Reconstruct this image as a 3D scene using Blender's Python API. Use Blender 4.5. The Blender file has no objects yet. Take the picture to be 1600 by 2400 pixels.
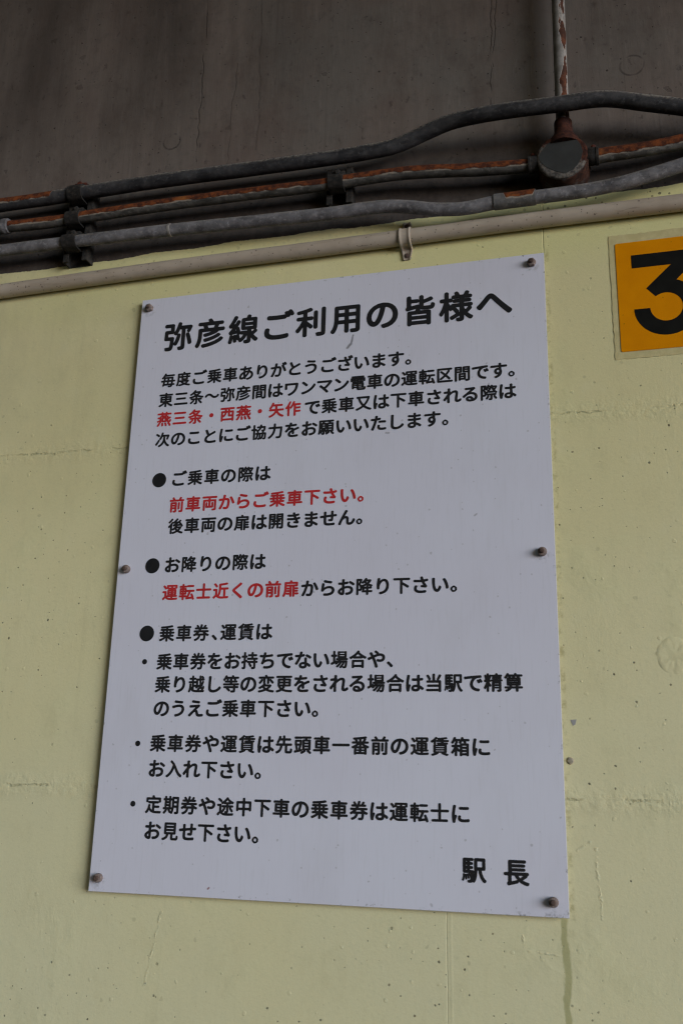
import bpy, bmesh, math, random
import numpy as np
from mathutils import Vector, Matrix

random.seed(7)
rng = np.random.default_rng(7)
scene = bpy.context.scene
C = scene.collection
PI = math.pi

# ------------------------------------------------------------------ camera
cam_data = bpy.data.cameras.new("camera")
cam = bpy.data.objects.new("camera", cam_data)
C.objects.link(cam)
cam_data.sensor_fit = 'VERTICAL'
cam_data.sensor_height = 36.0
cam_data.lens = 33.9
cam_data.clip_start = 0.02
cam_data.clip_end = 200.0
cam.matrix_world = Matrix((
    (0.9639539630, 0.0515517104, 0.2610271601, 0.6594290),
    (0.2649094961, -0.2774479300, -0.9234964023, -1.1989551),
    (0.0248136262, 0.9593565903, -0.2811035693, 0.1267644),
    (0, 0, 0, 1)))
cam_data.dof.use_dof = True
cam_data.dof.focus_distance = 1.33
cam_data.dof.aperture_fstop = 6.3
scene.camera = cam

# ------------------------------------------------------------------ daylight
SUN_AZ = math.radians(60)      # from straight out of the wall (-y) towards +x
SUN_EL = math.radians(7)
world = bpy.data.worlds.new("World")
scene.world = world
world.use_nodes = True
wn = world.node_tree
sky = wn.nodes.new('ShaderNodeTexSky')
sky.sky_type = 'NISHITA'
sky.sun_disc = False
sky.sun_elevation = SUN_EL
sky.sun_rotation = PI - SUN_AZ  # rotation 0 is +y, clockwise seen from above
sky.air_density = 1.0
sky.dust_density = 1.5
sky.ozone_density = 1.0
wn.links.new(sky.outputs[0], wn.nodes['Background'].inputs[0])
wn.nodes['Background'].inputs[1].default_value = 0.06

sun_data = bpy.data.lights.new("sun", 'SUN')
sun_data.energy = 2.2
sun_data.angle = math.radians(34)
sun_data.color = (0.70, 0.85, 1.0)
sun = bpy.data.objects.new("sun", sun_data)
C.objects.link(sun)
sdir = Vector((math.sin(SUN_AZ) * math.cos(SUN_EL), -math.cos(SUN_AZ) * math.cos(SUN_EL), math.sin(SUN_EL)))
sun.rotation_euler = sdir.to_track_quat('Z', 'Y').to_euler()
sun.location = sdir * 5

scene.cycles.filter_width = 1.25
scene.view_settings.view_transform = 'Standard'
scene.view_settings.look = 'None'
scene.view_settings.exposure = 0.32
scene.view_settings.gamma = 1.0
scene.view_settings.use_curve_mapping = False


# ------------------------------------------------------------------ node helper
class G:
    def __init__(self, name):
        self.m = bpy.data.materials.new(name)
        self.m.use_nodes = True
        self.t = self.m.node_tree
        self.b = self.t.nodes['Principled BSDF']
        tc = self.t.nodes.new('ShaderNodeTexCoord')
        self.obj = tc.outputs['Object']
        self.uv = tc.outputs['UV']

    def put(self, sock, v):
        if isinstance(v, bpy.types.NodeSocket):
            self.t.links.new(v, sock)
        elif v is not None:
            if sock.type == 'RGBA' and len(v) == 3:
                v = (*v, 1.0)
            sock.default_value = v

    def math(self, op, a, b=None, c=None, clamp=False):
        n = self.t.nodes.new('ShaderNodeMath')
        n.operation = op
        n.use_clamp = clamp
        for i, v in enumerate((a, b, c)):
            if v is not None:
                self.put(n.inputs[i], v)
        return n.outputs[0]

    def xyz(self, vec):
        n = self.t.nodes.new('ShaderNodeSeparateXYZ')
        self.put(n.inputs[0], vec)
        return n.outputs

    def comb(self, x, y, z):
        n = self.t.nodes.new('ShaderNodeCombineXYZ')
        for i, v in enumerate((x, y, z)):
            self.put(n.inputs[i], v)
        return n.outputs[0]

    def scale(self, vec, s):
        n = self.t.nodes.new('ShaderNodeVectorMath')
        n.operation = 'MULTIPLY'
        self.put(n.inputs[0], vec)
        n.inputs[1].default_value = s
        return n.outputs[0]

    def add(self, vec, s):
        n = self.t.nodes.new('ShaderNodeVectorMath')
        n.operation = 'ADD'
        self.put(n.inputs[0], vec)
        self.put(n.inputs[1], s)
        return n.outputs[0]

    def noise(self, vec, scale, detail=4.0, rough=0.55, dist=0.0, color=False):
        n = self.t.nodes.new('ShaderNodeTexNoise')
        self.put(n.inputs['Vector'], vec)
        n.inputs['Scale'].default_value = scale
        n.inputs['Detail'].default_value = detail
        n.inputs['Roughness'].default_value = rough
        n.inputs['Distortion'].default_value = dist
        return n.outputs['Color' if color else 'Fac']

    def voronoi(self, vec, scale, feature='F1'):
        n = self.t.nodes.new('ShaderNodeTexVoronoi')
        n.feature = feature
        n.voronoi_dimensions = '2D'
        self.put(n.inputs['Vector'], vec)
        n.inputs['Scale'].default_value = scale
        return n.outputs

    def step(self, v, lo, hi, a=0.0, b=1.0):
        n = self.t.nodes.new('ShaderNodeMapRange')
        n.interpolation_type = 'SMOOTHSTEP'
        self.put(n.inputs[0], v)
        for i, x in enumerate((lo, hi, a, b)):
            self.put(n.inputs[i + 1], x)
        return n.outputs[0]

    def mix(self, f, a, b):
        n = self.t.nodes.new('ShaderNodeMix')
        n.data_type = 'RGBA'
        self.put(n.inputs[0], f)
        self.put(n.inputs[6], a)
        self.put(n.inputs[7], b)
        return n.outputs[2]

    def mul(self, a, b):
        return self.math('MULTIPLY', a, b)

    def max(self, a, b):
        return self.math('MAXIMUM', a, b)

    def seg(self, x, z, p, q, w, soft=1.0):
        """mask of a line from p to q of half width w in the x,z plane"""
        (x0, z0), (x1, z1) = p, q
        dx, dz = x1 - x0, z1 - z0
        l2 = dx * dx + dz * dz
        ax = self.math('SUBTRACT', x, x0)
        az = self.math('SUBTRACT', z, z0)
        t = self.math('ADD', self.mul(ax, dx / l2), self.mul(az, dz / l2), clamp=True)
        ex = self.math('SUBTRACT', ax, self.mul(t, dx))
        ez = self.math('SUBTRACT', az, self.mul(t, dz))
        d = self.math('SQRT', self.math('ADD', self.mul(ex, ex), self.mul(ez, ez)))
        return self.step(d, w * (1 + soft), w * 0.4, 0.0, 1.0)

    def dist(self, x, z, cx, cz):
        ex = self.math('SUBTRACT', x, cx)
        ez = self.math('SUBTRACT', z, cz)
        return self.math('SQRT', self.math('ADD', self.mul(ex, ex), self.mul(ez, ez)))

    def bump(self, h, strength, distance, normal=None):
        n = self.t.nodes.new('ShaderNodeBump')
        n.inputs['Strength'].default_value = strength
        n.inputs['Distance'].default_value = distance
        self.put(n.inputs['Height'], h)
        if normal is not None:
            self.put(n.inputs['Normal'], normal)
        return n.outputs[0]

    def done(self, color, rough=0.6, normal=None, metal=0.0, spec=0.5):
        self.put(self.b.inputs['Base Color'], color)
        self.put(self.b.inputs['Roughness'], rough)
        self.put(self.b.inputs['Metallic'], metal)
        self.put(self.b.inputs['Specular IOR Level'], spec)
        if normal is not None:
            self.put(self.b.inputs['Normal'], normal)
        return self.m


def speckles(g, vec2, scale, keep, r0, r1):
    """scattered round specks: keep = share of cells that hold one"""
    wv = g.noise(vec2, scale * 3.2, 2, 0.6, color=True)
    wv = g.scale(g.add(wv, (-0.5, -0.5, -0.5)), (0.16 / scale,) * 3)
    o = g.voronoi(g.add(vec2, wv), scale)
    rnd = g.xyz(o['Color'])
    on = g.math('GREATER_THAN', rnd[0], 1.0 - keep)
    rad = g.math('ADD', r0, g.mul(rnd[1], r1 - r0))
    d = g.math('SUBTRACT', rad, o['Distance'])
    return g.mul(on, g.step(d, 0.0, r0 * 0.45))


# ------------------------------------------------------------------ materials
def m_paint():
    g = G("pale yellow wall paint")
    x, y, z = g.xyz(g.obj)
    wob = g.math('SUBTRACT', g.noise(g.obj, 16, 4), 0.5)
    big = g.noise(g.obj, 2.3, 3, 0.5)
    mid = g.noise(g.obj, 9, 4, 0.6)
    base = g.mix(g.step(big, 0.35, 0.65), (0.735, 0.672, 0.375), (0.780, 0.718, 0.425))
    base = g.mix(g.mul(g.step(mid, 0.45, 0.75), 0.35), base, (0.66, 0.655, 0.35))
    tint = g.noise(g.add(g.obj, (7.7, 0, 2.9)), 3.1, 4, 0.6)
    base = g.mix(g.mul(g.step(tint, 0.25, 0.75, 0.45, 1.0), g.step(z, 0.65, -0.15, 0.05, 0.95)), base, (0.700, 0.676, 0.450))
    blot = g.noise(g.scale(g.add(g.obj, (2.2, 0, 8.1)), (1, 1, 0.6)), 24, 5, 0.68)
    base = g.mix(g.step(blot, 0.50, 0.74, 0.0, 0.22), base, (0.52, 0.475, 0.265))
    base = g.mix(g.step(blot, 0.47, 0.28, 0.0, 0.20), base, (0.78, 0.745, 0.50))
    vst = g.noise(g.scale(g.obj, (55, 1, 2.2)), 1.0, 4, 0.6)
    base = g.mix(g.step(vst, 0.55, 0.75, 0.0, 0.13), base, (0.50, 0.47, 0.26))
    # the newer, yellower strip of paint under the bare concrete
    zz = g.math('ADD', z, g.mul(wob, 0.05))
    strip = g.mul(g.step(zz, 0.80, 0.875), g.step(big, 0.75, 0.3))
    base = g.mix(g.mul(strip, 0.75), base, (0.70, 0.695, 0.315))
    # darker tone on the left upper part and small greyish clouds
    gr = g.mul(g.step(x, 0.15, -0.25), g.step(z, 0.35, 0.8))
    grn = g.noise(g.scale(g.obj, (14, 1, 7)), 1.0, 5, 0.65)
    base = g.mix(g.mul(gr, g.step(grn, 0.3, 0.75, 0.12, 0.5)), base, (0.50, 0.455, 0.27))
    fine = g.noise(g.obj, 190, 5, 0.75)
    grit = g.noise(g.obj, 520, 2, 0.6)
    base = g.mix(g.step(grit, 0.55, 0.75, 0.0, 0.16), base, (0.44, 0.41, 0.24))
    base = g.mix(g.step(grit, 0.45, 0.25, 0.0, 0.14), base, (0.84, 0.80, 0.56))
    base = g.mix(g.step(fine, 0.54, 0.72, 0.0, 0.22), base, (0.45, 0.43, 0.25))
    # the ridges left by the shuttering, picked out by dirt
    rz = g.mul(g.math('SUBTRACT', g.noise(g.scale(g.obj, (26, 1, 26)), 1.0, 6, 0.75), 0.5), 0.016)
    zr = g.math('ADD', z, rz)
    brk = g.step(g.noise(g.scale(g.obj, (22, 1, 4)), 1.0, 3), 0.42, 0.6)
    j1 = g.math('ABSOLUTE', g.math('SUBTRACT', zr, 0.6085))
    j2 = g.math('ABSOLUTE', g.math('SUBTRACT', zr, 0.1285))
    jmin = g.math('MINIMUM', j1, j2)
    joint = g.mul(g.step(jmin, 0.0021, 0.0005), g.mul(brk, g.step(g.noise(g.obj, 85, 4, 0.7), 0.36, 0.56)))
    jhalo = g.mul(g.step(jmin, 0.022, 0.002), g.noise(g.obj, 60, 5, 0.7))
    xs = g.math('ADD', x, g.mul(wob, 0.004))
    low = g.step(z, 0.01, -0.005)
    s1 = g.mul(g.step(g.math('ABSOLUTE', g.math('SUBTRACT', xs, 0.4605)), 0.0011, 0.0002), low)
    s1b = g.mul(g.step(g.math('ABSOLUTE', g.math('SUBTRACT', xs, 0.4655)), 0.0022, 0.0004), low)
    top = g.mul(g.step(z, 0.84, 0.86), g.step(g.math('ABSOLUTE', g.math('SUBTRACT', xs, 0.5998)), 0.0012, 0.0003))
    base = g.mix(g.mul(joint, 0.42), base, (0.32, 0.30, 0.15))
    base = g.mix(g.mul(g.max(g.mul(s1, 0.32), top), 0.32), base, (0.33, 0.31, 0.16))
    # algae run below the sign's right corner
    xr = g.math('ADD', x, g.mul(g.math('SUBTRACT', g.noise(g.scale(g.obj, (40, 1, 26)), 1.0, 4, 0.6), 0.5), 0.014))
    run = g.mul(g.step(g.math('ABSOLUTE', g.math('SUBTRACT', xr, 0.5945)), 0.0052, 0.0026), low)
    base = g.mix(g.mul(run, 0.58), base, (0.30, 0.295, 0.105))
    # dirt where the sign meets the wall
    e = g.mul(g.step(g.math('ABSOLUTE', g.math('SUBTRACT', x, 0.6025)), 0.005, 0.001),
              g.mul(g.step(z, 0.86, 0.84), g.step(z, -0.03, 0.0)))
    e = g.mul(e, g.step(g.noise(g.obj, 75, 4, 0.7), 0.45, 0.66))
    base = g.mix(g.mul(e, 0.6), base, (0.36, 0.32, 0.14))
    flat = g.comb(x, z, 0.0)
    moss = g.mul(speckles(g, g.add(flat, (4.4, 3.3, 0)), 95, 0.40, 0.10, 0.28), g.mul(g.step(z, 0.900, 0.922), g.step(x, 0.52, 0.66, 0.12, 1.0)))
    base = g.mix(g.mul(moss, 0.85), base, (0.05, 0.048, 0.035))
    # blow holes
    dens = g.mul(g.step(g.noise(g.add(g.obj, (3.1, 0, 5.2)), 3.2, 2), 0.40, 0.6), g.step(z, 0.95, 0.3, 0.35, 1.0))
    p1 = g.mul(speckles(g, g.add(flat, (0.37, 0.11, 0)), 34, 0.17, 0.026, 0.062), dens)
    p2 = g.mul(speckles(g, g.add(flat, (1.7, 2.3, 0)), 75, 0.15, 0.045, 0.095), dens)
    p3 = speckles(g, g.add(flat, (5.1, 0.7, 0)), 13, 0.12, 0.010, 0.024)
    warp = g.add(flat, g.scale(g.noise(g.obj, 55, 2, color=True), (0.012, 0.012, 0)))
    p4 = g.mul(speckles(g, g.add(warp, (7.3, 4.9, 0)), 24, 0.14, 0.02, 0.07), 0.30)
    pits = g.max(g.max(p1, p2), p3)
    base = g.mix(g.mul(pits, 0.86), base, (0.045, 0.042, 0.028))
    base = g.mix(p4, base, (0.36, 0.34, 0.19))
    # relief
    patch = g.step(g.noise(g.add(g.obj, (9.2, 0, 1.4)), 5.5, 2), 0.52, 0.66)
    drips = g.mul(g.noise(g.scale(g.obj, (85, 1, 38)), 1.0, 5, 0.7, 1.2), patch)
    crin = g.mul(g.noise(g.obj, 48, 4, 0.6, 1.2), g.step(mid, 0.55, 0.75))
    h = g.math('ADD', g.mul(drips, 0.22), g.mul(crin, 0.5))
    h = g.math('ADD', h, g.math('ADD', g.mul(g.noise(g.obj, 230, 5, 0.75), 0.16), g.mul(grit, 0.08)))
    h = g.math('ADD', h, g.mul(jhalo, 1.3))
    h = g.math('SUBTRACT', h, g.mul(joint, 0.8))
    h = g.math('ADD', h, g.mul(s1b, 0.07))
    h = g.math('SUBTRACT', h, g.mul(g.max(g.mul(s1, 0.3), top), 0.5))
    bl = speckles(g, g.add(flat, (2.9, 8.8, 0)), 34, 0.20, 0.03, 0.085)
    h = g.math('ADD', h, g.mul(bl, 0.55))
    xw = g.math('ADD', xs, g.mul(g.math('SUBTRACT', g.noise(g.obj, 90, 4, 0.7), 0.5), 0.010))
    rid = g.seg(xw, z, (0.632, 0.075), (0.635, 0.000), 0.0010, 1.0)
    rid = g.max(rid, g.seg(xw, z, (0.626, 0.082), (0.612, 0.072), 0.0010, 1.0))
    rid = g.max(rid, g.seg(xw, z, (0.586, -0.040), (0.548, -0.037), 0.0008, 1.0))
    rid = g.max(rid, g.seg(xw, z, (0.548, -0.037), (0.547, -0.022), 0.0008, 1.0))
    rid = g.max(rid, g.seg(xw, z, (0.100, -0.02), (0.083, -0.105), 0.0010, 1.0))
    rid = g.mul(rid, g.step(g.noise(g.obj, 110, 5, 0.75), 0.42, 0.62))
    h = g.math('ADD', h, g.mul(rid, 0.38))
    h = g.math('SUBTRACT', h, g.mul(pits, 1.3))
    return g.done(base, 0.55, g.bump(h, 0.55, 0.0028), spec=0.32)


def m_concrete():
    g = G("bare stained concrete")
    x, y, z = g.xyz(g.obj)
    grain = g.noise(g.scale(g.obj, (26, 26, 2.2)), 1.0, 5, 0.62, 0.5)
    fineg = g.noise(g.scale(g.obj, (150, 150, 22)), 1.0, 4, 0.65)
    cloud = g.noise(g.obj, 4.5, 5, 0.6)
    mott = g.noise(g.obj, 42, 6, 0.72)
    spot = g.noise(g.scale(g.obj, (90, 90, 55)), 1.0, 3, 0.6)
    base = g.mix(g.step(grain, 0.25, 0.75), (0.142, 0.117, 0.104), (0.190, 0.159, 0.142))
    grey = g.mul(g.step(cloud, 0.40, 0.62), g.step(x, -0.05, 0.25, 0.25, 1.0))
    base = g.mix(g.mul(grey, 0.75), base, (0.160, 0.148, 0.136))
    base = g.mix(g.mul(g.step(g.noise(g.add(g.obj, (4, 4, 4)), 5, 4, 0.65), 0.50, 0.7), 0.5), base, (0.142, 0.103, 0.090))
    base = g.mix(g.step(mott, 0.48, 0.74, 0.0, 0.5), base, (0.095, 0.084, 0.076))
    base = g.mix(g.step(spot, 0.60, 0.72, 0.0, 0.5), base, (0.045, 0.036, 0.033))
    base = g.mix(g.step(fineg, 0.52, 0.8, 0.0, 0.28), base, (0.26, 0.24, 0.225))
    line_s = g.noise(g.scale(g.add(g.obj, (0.7, 0, 0)), (70, 70, 0.8)), 1.0, 3, 0.6)
    base = g.mix(g.step(line_s, 0.66, 0.74, 0.0, 0.30), base, (0.29, 0.255, 0.24))
    base = g.mix(g.step(line_s, 0.36, 0.28, 0.0, 0.35), base, (0.045, 0.034, 0.030))
    # darker toward the upper left: shading painted in, broken up as water stains
    shade_ul = g.noise(g.scale(g.add(g.obj, (1.3, 0, 0)), (5.5, 5.5, 1.6)), 1.0, 4, 0.55)
    base = g.mix(g.mul(g.step(shade_ul, 0.26, 0.72), g.mul(g.step(z, 1.0, 1.38, 0.0, 1.0), g.step(x, 0.40, -0.20, 0.25, 1.0))), base, (0.046, 0.039, 0.035))
    st2 = g.noise(g.scale(g.add(g.obj, (8.3, 0, 2.1)), (7, 7, 4)), 1.0, 5, 0.7)
    base = g.mix(g.step(st2, 0.50, 0.70, 0.0, 0.55), base, (0.085, 0.067, 0.058))
    # darkening painted behind the conduits to tone down the lit strips between them
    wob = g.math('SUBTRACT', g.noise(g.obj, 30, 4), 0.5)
    strip_shade = g.mul(g.step(g.math('ADD', z, g.mul(wob, 0.03)), 1.050, 1.012), g.step(mott, 0.30, 0.68, 0.92, 0.50))
    base = g.mix(strip_shade, base, (0.050, 0.042, 0.040))
    # hair cracks
    xc = g.math('ADD', x, g.mul(g.math('SUBTRACT', g.noise(g.scale(g.obj, (14, 1, 26)), 1.0, 4, 0.6), 0.5), 0.016))
    cr = g.seg(xc, z, (0.065, 1.50), (0.066, 1.085), 0.0009)
    cr = g.max(cr, g.seg(xc, z, (0.537, 1.36), (0.531, 1.08), 0.0008))
    cr = g.max(cr, g.seg(xc, z, (0.547, 1.35), (0.536, 1.17), 0.0008))
    cr = g.max(cr, g.mul(g.seg(xc, z, (0.161, 1.45), (0.168, 1.09), 0.0012), 0.5))
    cr = g.max(cr, g.mul(g.seg(xc, z, (0.125, 1.26), (0.118, 1.05), 0.0008), 0.6))
    cr = g.mul(cr, g.step(g.noise(g.obj, 18, 2), 0.36, 0.52))
    base = g.mix(g.mul(cr, 0.5), base, (0.022, 0.018, 0.016))
    # rings where tie holes were filled
    rings = None
    for cx, cz, r in ((0.0205, 1.1312, 0.0145), (0.7317, 1.1316, 0.0165)):
        d = g.math('ABSOLUTE', g.math('SUBTRACT', g.dist(x, z, cx, cz), r))
        k = g.mul(g.step(d, 0.0022, 0.0005), g.step(g.noise(g.obj, 45, 3), 0.38, 0.55))
        rings = k if rings is None else g.max(rings, k)
    base = g.mix(g.mul(rings, 0.6), base, (0.035, 0.03, 0.028))
    flat = g.comb(x, z, 0.0)
    p1 = speckles(g, g.add(flat, (0.2, 0.9, 0)), 30, 0.16, 0.025, 0.06)
    p2 = speckles(g, g.add(flat, (3.2, 1.9, 0)), 85, 0.14, 0.05, 0.11)
    warp = g.add(flat, g.scale(g.noise(g.obj, 40, 3, color=True), (0.03, 0.03, 0)))
    p3 = g.mul(speckles(g, g.add(warp, (6.2, 2.4, 0)), 16, 0.18, 0.02, 0.09), 0.35)
    pits = g.max(g.max(p1, p2), p3)
    base = g.mix(g.mul(pits, 0.75), base, (0.024, 0.018, 0.016))
    h = g.math('ADD', g.mul(fineg, 0.5), g.mul(mott, 0.5))
    h = g.math('SUBTRACT', h, g.mul(pits, 0.9))
    h = g.math('SUBTRACT', h, g.mul(cr, 0.4))
    return g.done(base, 0.9, g.bump(h, 0.5, 0.002), spec=0.2)


def m_pipe(name, metal_a, metal_b, dark, rust=None, dust=0.5, streak=True, top_rust=0.0, rust_from=None, rust_to=None, orange=0.5):
    """UV: u = metres along the tube, v = turn round it, 0.5 on top, 0.75 facing out"""
    g = G(name)
    u, v, _ = g.xyz(g.uv)
    n1 = g.noise(g.obj, 55, 5, 0.65)
    n2 = g.noise(g.obj, 260, 3, 0.6)
    n3 = g.noise(g.scale(g.obj, (22, 60, 60)), 1.0, 4, 0.6)
    base = g.mix(g.step(n1, 0.35, 0.68), metal_a, metal_b)
    base = g.mix(g.step(n3, 0.47, 0.68, 0.0, 0.8), base, dark)
    base = g.mix(g.step(g.noise(g.obj, 140, 4, 0.7), 0.52, 0.7, 0.0, 0.45), base, tuple(c * 1.9 for c in metal_b))
    # dust and lime lying on the upper side
    up = g.math('ABSOLUTE', g.math('SUBTRACT', v, 0.57))
    up = g.math('ADD', up, g.mul(g.math('SUBTRACT', n1, 0.5), 0.16))
    dm = g.mul(g.step(up, 0.17, 0.06), g.step(n2, 0.36, 0.58))
    base = g.mix(g.mul(dm, dust), base, (0.33, 0.30, 0.26))
    sp = g.step(g.noise(g.obj, 420, 2, 0.6), 0.66, 0.74)
    base = g.mix(g.mul(sp, 0.55), base, (0.02, 0.019, 0.018))
    h = g.math('ADD', g.mul(n2, 0.5), g.mul(n1, 0.5))
    rough = 0.68
    if rust:
        rn = g.noise(g.scale(g.obj, (34, 55, 55)), 1.0, 5, 0.66)
        ru = g.math('ABSOLUTE', g.math('SUBTRACT', v, 0.60))
        edge = g.math('ADD', ru, g.mul(g.math('SUBTRACT', rn, 0.5), 0.17))
        if rust_from is not None:
            gate = g.mul(g.step(u, rust_from, rust_from + 0.012), g.step(u, rust_to + 0.012, rust_to))
            edge = g.math('ADD', edge, g.mul(g.math('SUBTRACT', 1.0, gate), 0.5))
        rm = g.step(edge, top_rust, top_rust - 0.022)
        rc = g.noise(g.obj, 95, 5, 0.7)
        rcol = g.mix(g.step(rc, 0.38, 0.64), (0.060, 0.018, 0.010), (0.215, 0.058, 0.016))
        rcol = g.mix(g.step(g.noise(g.obj, 24, 3), 0.56, 0.74, 0.0, orange), rcol, (0.36, 0.125, 0.03))
        lip = g.mul(g.step(edge, top_rust + 0.035, top_rust + 0.006), g.step(rn, 0.42, 0.55))
        base = g.mix(g.mul(lip, 0.75), base, (0.40, 0.34, 0.28))
        base = g.mix(rm, base, rcol)
        h = g.math('ADD', h, g.mul(rm, g.math('ADD', 0.4, g.mul(rc, 1.2))))
        rough = g.step(rm, 0.0, 1.0, 0.66, 0.92)
    return g.done(base, rough, g.bump(h, 0.6, 0.0012), spec=0.3)


def m_tan():
    g = G("dusty beige plastic")
    u, v, _ = g.xyz(g.uv)
    n1 = g.noise(g.obj, 26, 4, 0.6)
    base = g.mix(g.step(n1, 0.35, 0.68), (0.44, 0.37, 0.30), (0.51, 0.44, 0.365))
    n3 = g.noise(g.scale(g.obj, (11, 70, 70)), 1.0, 5, 0.68)
    base = g.mix(g.step(n3, 0.53, 0.72, 0.0, 0.55), base, (0.33, 0.27, 0.21))
    # darker along the crease against the wall, dirt in fine scratches
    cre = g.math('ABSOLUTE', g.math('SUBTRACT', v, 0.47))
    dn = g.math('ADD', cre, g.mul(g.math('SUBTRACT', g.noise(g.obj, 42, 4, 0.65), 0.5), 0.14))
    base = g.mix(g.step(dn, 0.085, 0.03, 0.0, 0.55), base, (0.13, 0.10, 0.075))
    flat = g.comb(g.mul(u, 1.0), g.mul(v, 0.08), 0.0)
    p = g.max(speckles(g, flat, 70, 0.30, 0.05, 0.12), speckles(g, g.add(flat, (3, 1, 0)), 150, 0.2, 0.08, 0.18))
    base = g.mix(g.mul(p, 0.72), base, (0.085, 0.068, 0.052))
    sc = g.step(g.noise(g.scale(g.obj, (30, 300, 300)), 1.0, 3, 0.6), 0.64, 0.70)
    base = g.mix(g.mul(sc, 0.4), base, (0.16, 0.125, 0.10))
    return g.done(base, 0.5, g.bump(n3, 0.25, 0.0008), spec=0.35)


def m_panel():
    g = G("white painted sign panel")
    x, y, z = g.xyz(g.obj)
    n = g.noise(g.obj, 4, 3)
    base = g.mix(g.step(n, 0.3, 0.7), (0.690, 0.688, 0.800), (0.712, 0.722, 0.835))
    weave = g.noise(g.scale(g.obj, (260, 1, 22)), 1.0, 3, 0.6)
    base = g.mix(g.step(weave, 0.48, 0.78, 0.0, 0.16), base, (0.50, 0.50, 0.55))
    flat = g.comb(x, z, 0.0)
    sp = g.mul(speckles(g, g.add(flat, (0.4, 0.3, 0)), 26, 0.16, 0.022, 0.05), 0.35)
    sp2 = g.mul(speckles(g, g.add(flat, (2.4, 1.3, 0)), 70, 0.10, 0.05, 0.10), 0.3)
    base = g.mix(g.max(sp, sp2), base, (0.20, 0.19, 0.20))
    wx = g.math('ADD', x, g.mul(g.math('SUBTRACT', g.noise(g.obj, 60, 3), 0.5), 0.006))
    # the scuff under the heading and small scratches
    k = g.seg(wx, z, (0.3335, 0.7475), (0.3300, 0.7345), 0.0008, 1.4)
    k = g.max(k, g.seg(wx, z, (0.3300, 0.7345), (0.3255, 0.7290), 0.0011, 1.6))
    k = g.max(k, g.mul(g.seg(wx, z, (0.196, 0.698), (0.199, 0.703), 0.0008, 1.6), 0.6))
    k = g.max(k, g.mul(g.seg(wx, z, (0.2415, 0.641), (0.2455, 0.645), 0.0008, 1.6), 0.55))
    k = g.max(k, g.mul(g.seg(wx, z, (0.3830, 0.597), (0.3870, 0.5965), 0.0008, 1.6), 0.7))
    k = g.max(k, g.mul(g.seg(wx, z, (0.5000, 0.4745), (0.5032, 0.4765), 0.0007, 1.6), 0.6))
    base = g.mix(g.mul(k, 0.72), base, (0.075, 0.070, 0.072))
    red = g.seg(x, z, (0.164, 0.0105), (0.1655, 0.0118), 0.0008, 1.0)
    base = g.mix(g.mul(red, 0.8), base, (0.22, 0.03, 0.03))
    geo = g.t.nodes.new('ShaderNodeNewGeometry')
    ny = g.math('ABSOLUTE', g.xyz(geo.outputs['True Normal'])[1])
    base = g.mix(g.step(ny, 0.9, 0.5), base, (0.30, 0.29, 0.25))
    sm0 = g.noise(g.scale(g.add(g.obj, (3, 0, 3)), (9, 1, 3.5)), 1.0, 5, 0.65)
    base = g.mix(g.step(sm0, 0.48, 0.72, 0.0, 0.16), base, (0.50, 0.49, 0.53))
    # grime along the edges, thickest at the lower right
    ex = g.math('MINIMUM', g.math('SUBTRACT', 0.6, x), x)
    ez = g.math('MINIMUM', g.math('SUBTRACT', 0.8426, z), z)
    ed = g.math('MINIMUM', g.math('ADD', ex, 0.001), ez)
    en = g.noise(g.obj, 130, 5, 0.7)
    corner = g.step(g.dist(x, z, 0.57, 0.0), 0.085, 0.01)
    em = g.mul(g.step(ed, 0.0065, 0.0005), g.step(en, g.math('SUBTRACT', 0.60, g.mul(corner, 0.08)), 0.70))
    base = g.mix(g.mul(em, 0.75), base, (0.07, 0.068, 0.055))
    # smears under the bolts
    sm = None
    for bx, bz in ((0.5843, 0.4227), (0.5834, 0.0164), (0.0138, 0.8269), (0.0137, 0.0168), (0.5832, 0.8281)):
        d = g.dist(g.math('ADD', wx, 0.0), g.mul(g.math('ADD', z, 0.004), 1.0), bx, bz)
        q = g.step(d, 0.0125, 0.006)
        sm = q if sm is None else g.max(sm, q)
    base = g.mix(g.mul(sm, g.step(en, 0.42, 0.66, 0.0, 0.40)), base, (0.13, 0.14, 0.12))
    return g.done(base, 0.42, g.bump(weave, 0.12, 0.0004), spec=0.4)


def m_flat(name, col, rough=0.5, var=0.12, scale=60, spec=0.4):
    g = G(name)
    n = g.noise(g.obj, scale, 4, 0.6)
    d = tuple(c * (1 - var) for c in col)
    l = tuple(c * (1 + var) for c in col)
    return g.done(g.mix(g.step(n, 0.3, 0.7), d, l), rough, g.bump(n, 0.1, 0.0003), spec=spec)


def m_yellow():
    g = G("amber reflective sheet")
    x, y, z = g.xyz(g.obj)
    flat = g.comb(x, z, 0.0)
    # honeycomb of the reflective film
    cell = g.voronoi(flat, 520, 'DISTANCE_TO_EDGE')['Distance']
    n = g.noise(g.obj, 30, 4, 0.6)
    base = g.mix(g.step(n, 0.3, 0.7), (0.72, 0.256, 0.001), (0.78, 0.290, 0.001))
    base = g.mix(g.step(cell, 0.10, 0.02, 0.0, 0.22), base, (0.45, 0.16, 0.005))
    sp = speckles(g, g.add(flat, (0.1, 0.4, 0)), 60, 0.12, 0.04, 0.08)
    base = g.mix(g.mul(sp, 0.5), base, (0.12, 0.06, 0.01))
    return g.done(base, 0.5, g.bump(cell, 0.15, 0.0003), spec=0.06)


def m_border():
    g = G("yellowed adhesive margin")
    n = g.noise(g.obj, 60, 5, 0.65)
    base = g.mix(g.step(n, 0.35, 0.68), (0.56, 0.49, 0.25), (0.65, 0.575, 0.315))
    return g.done(base, 0.45, g.bump(n, 0.4, 0.001), spec=0.4)


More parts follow.
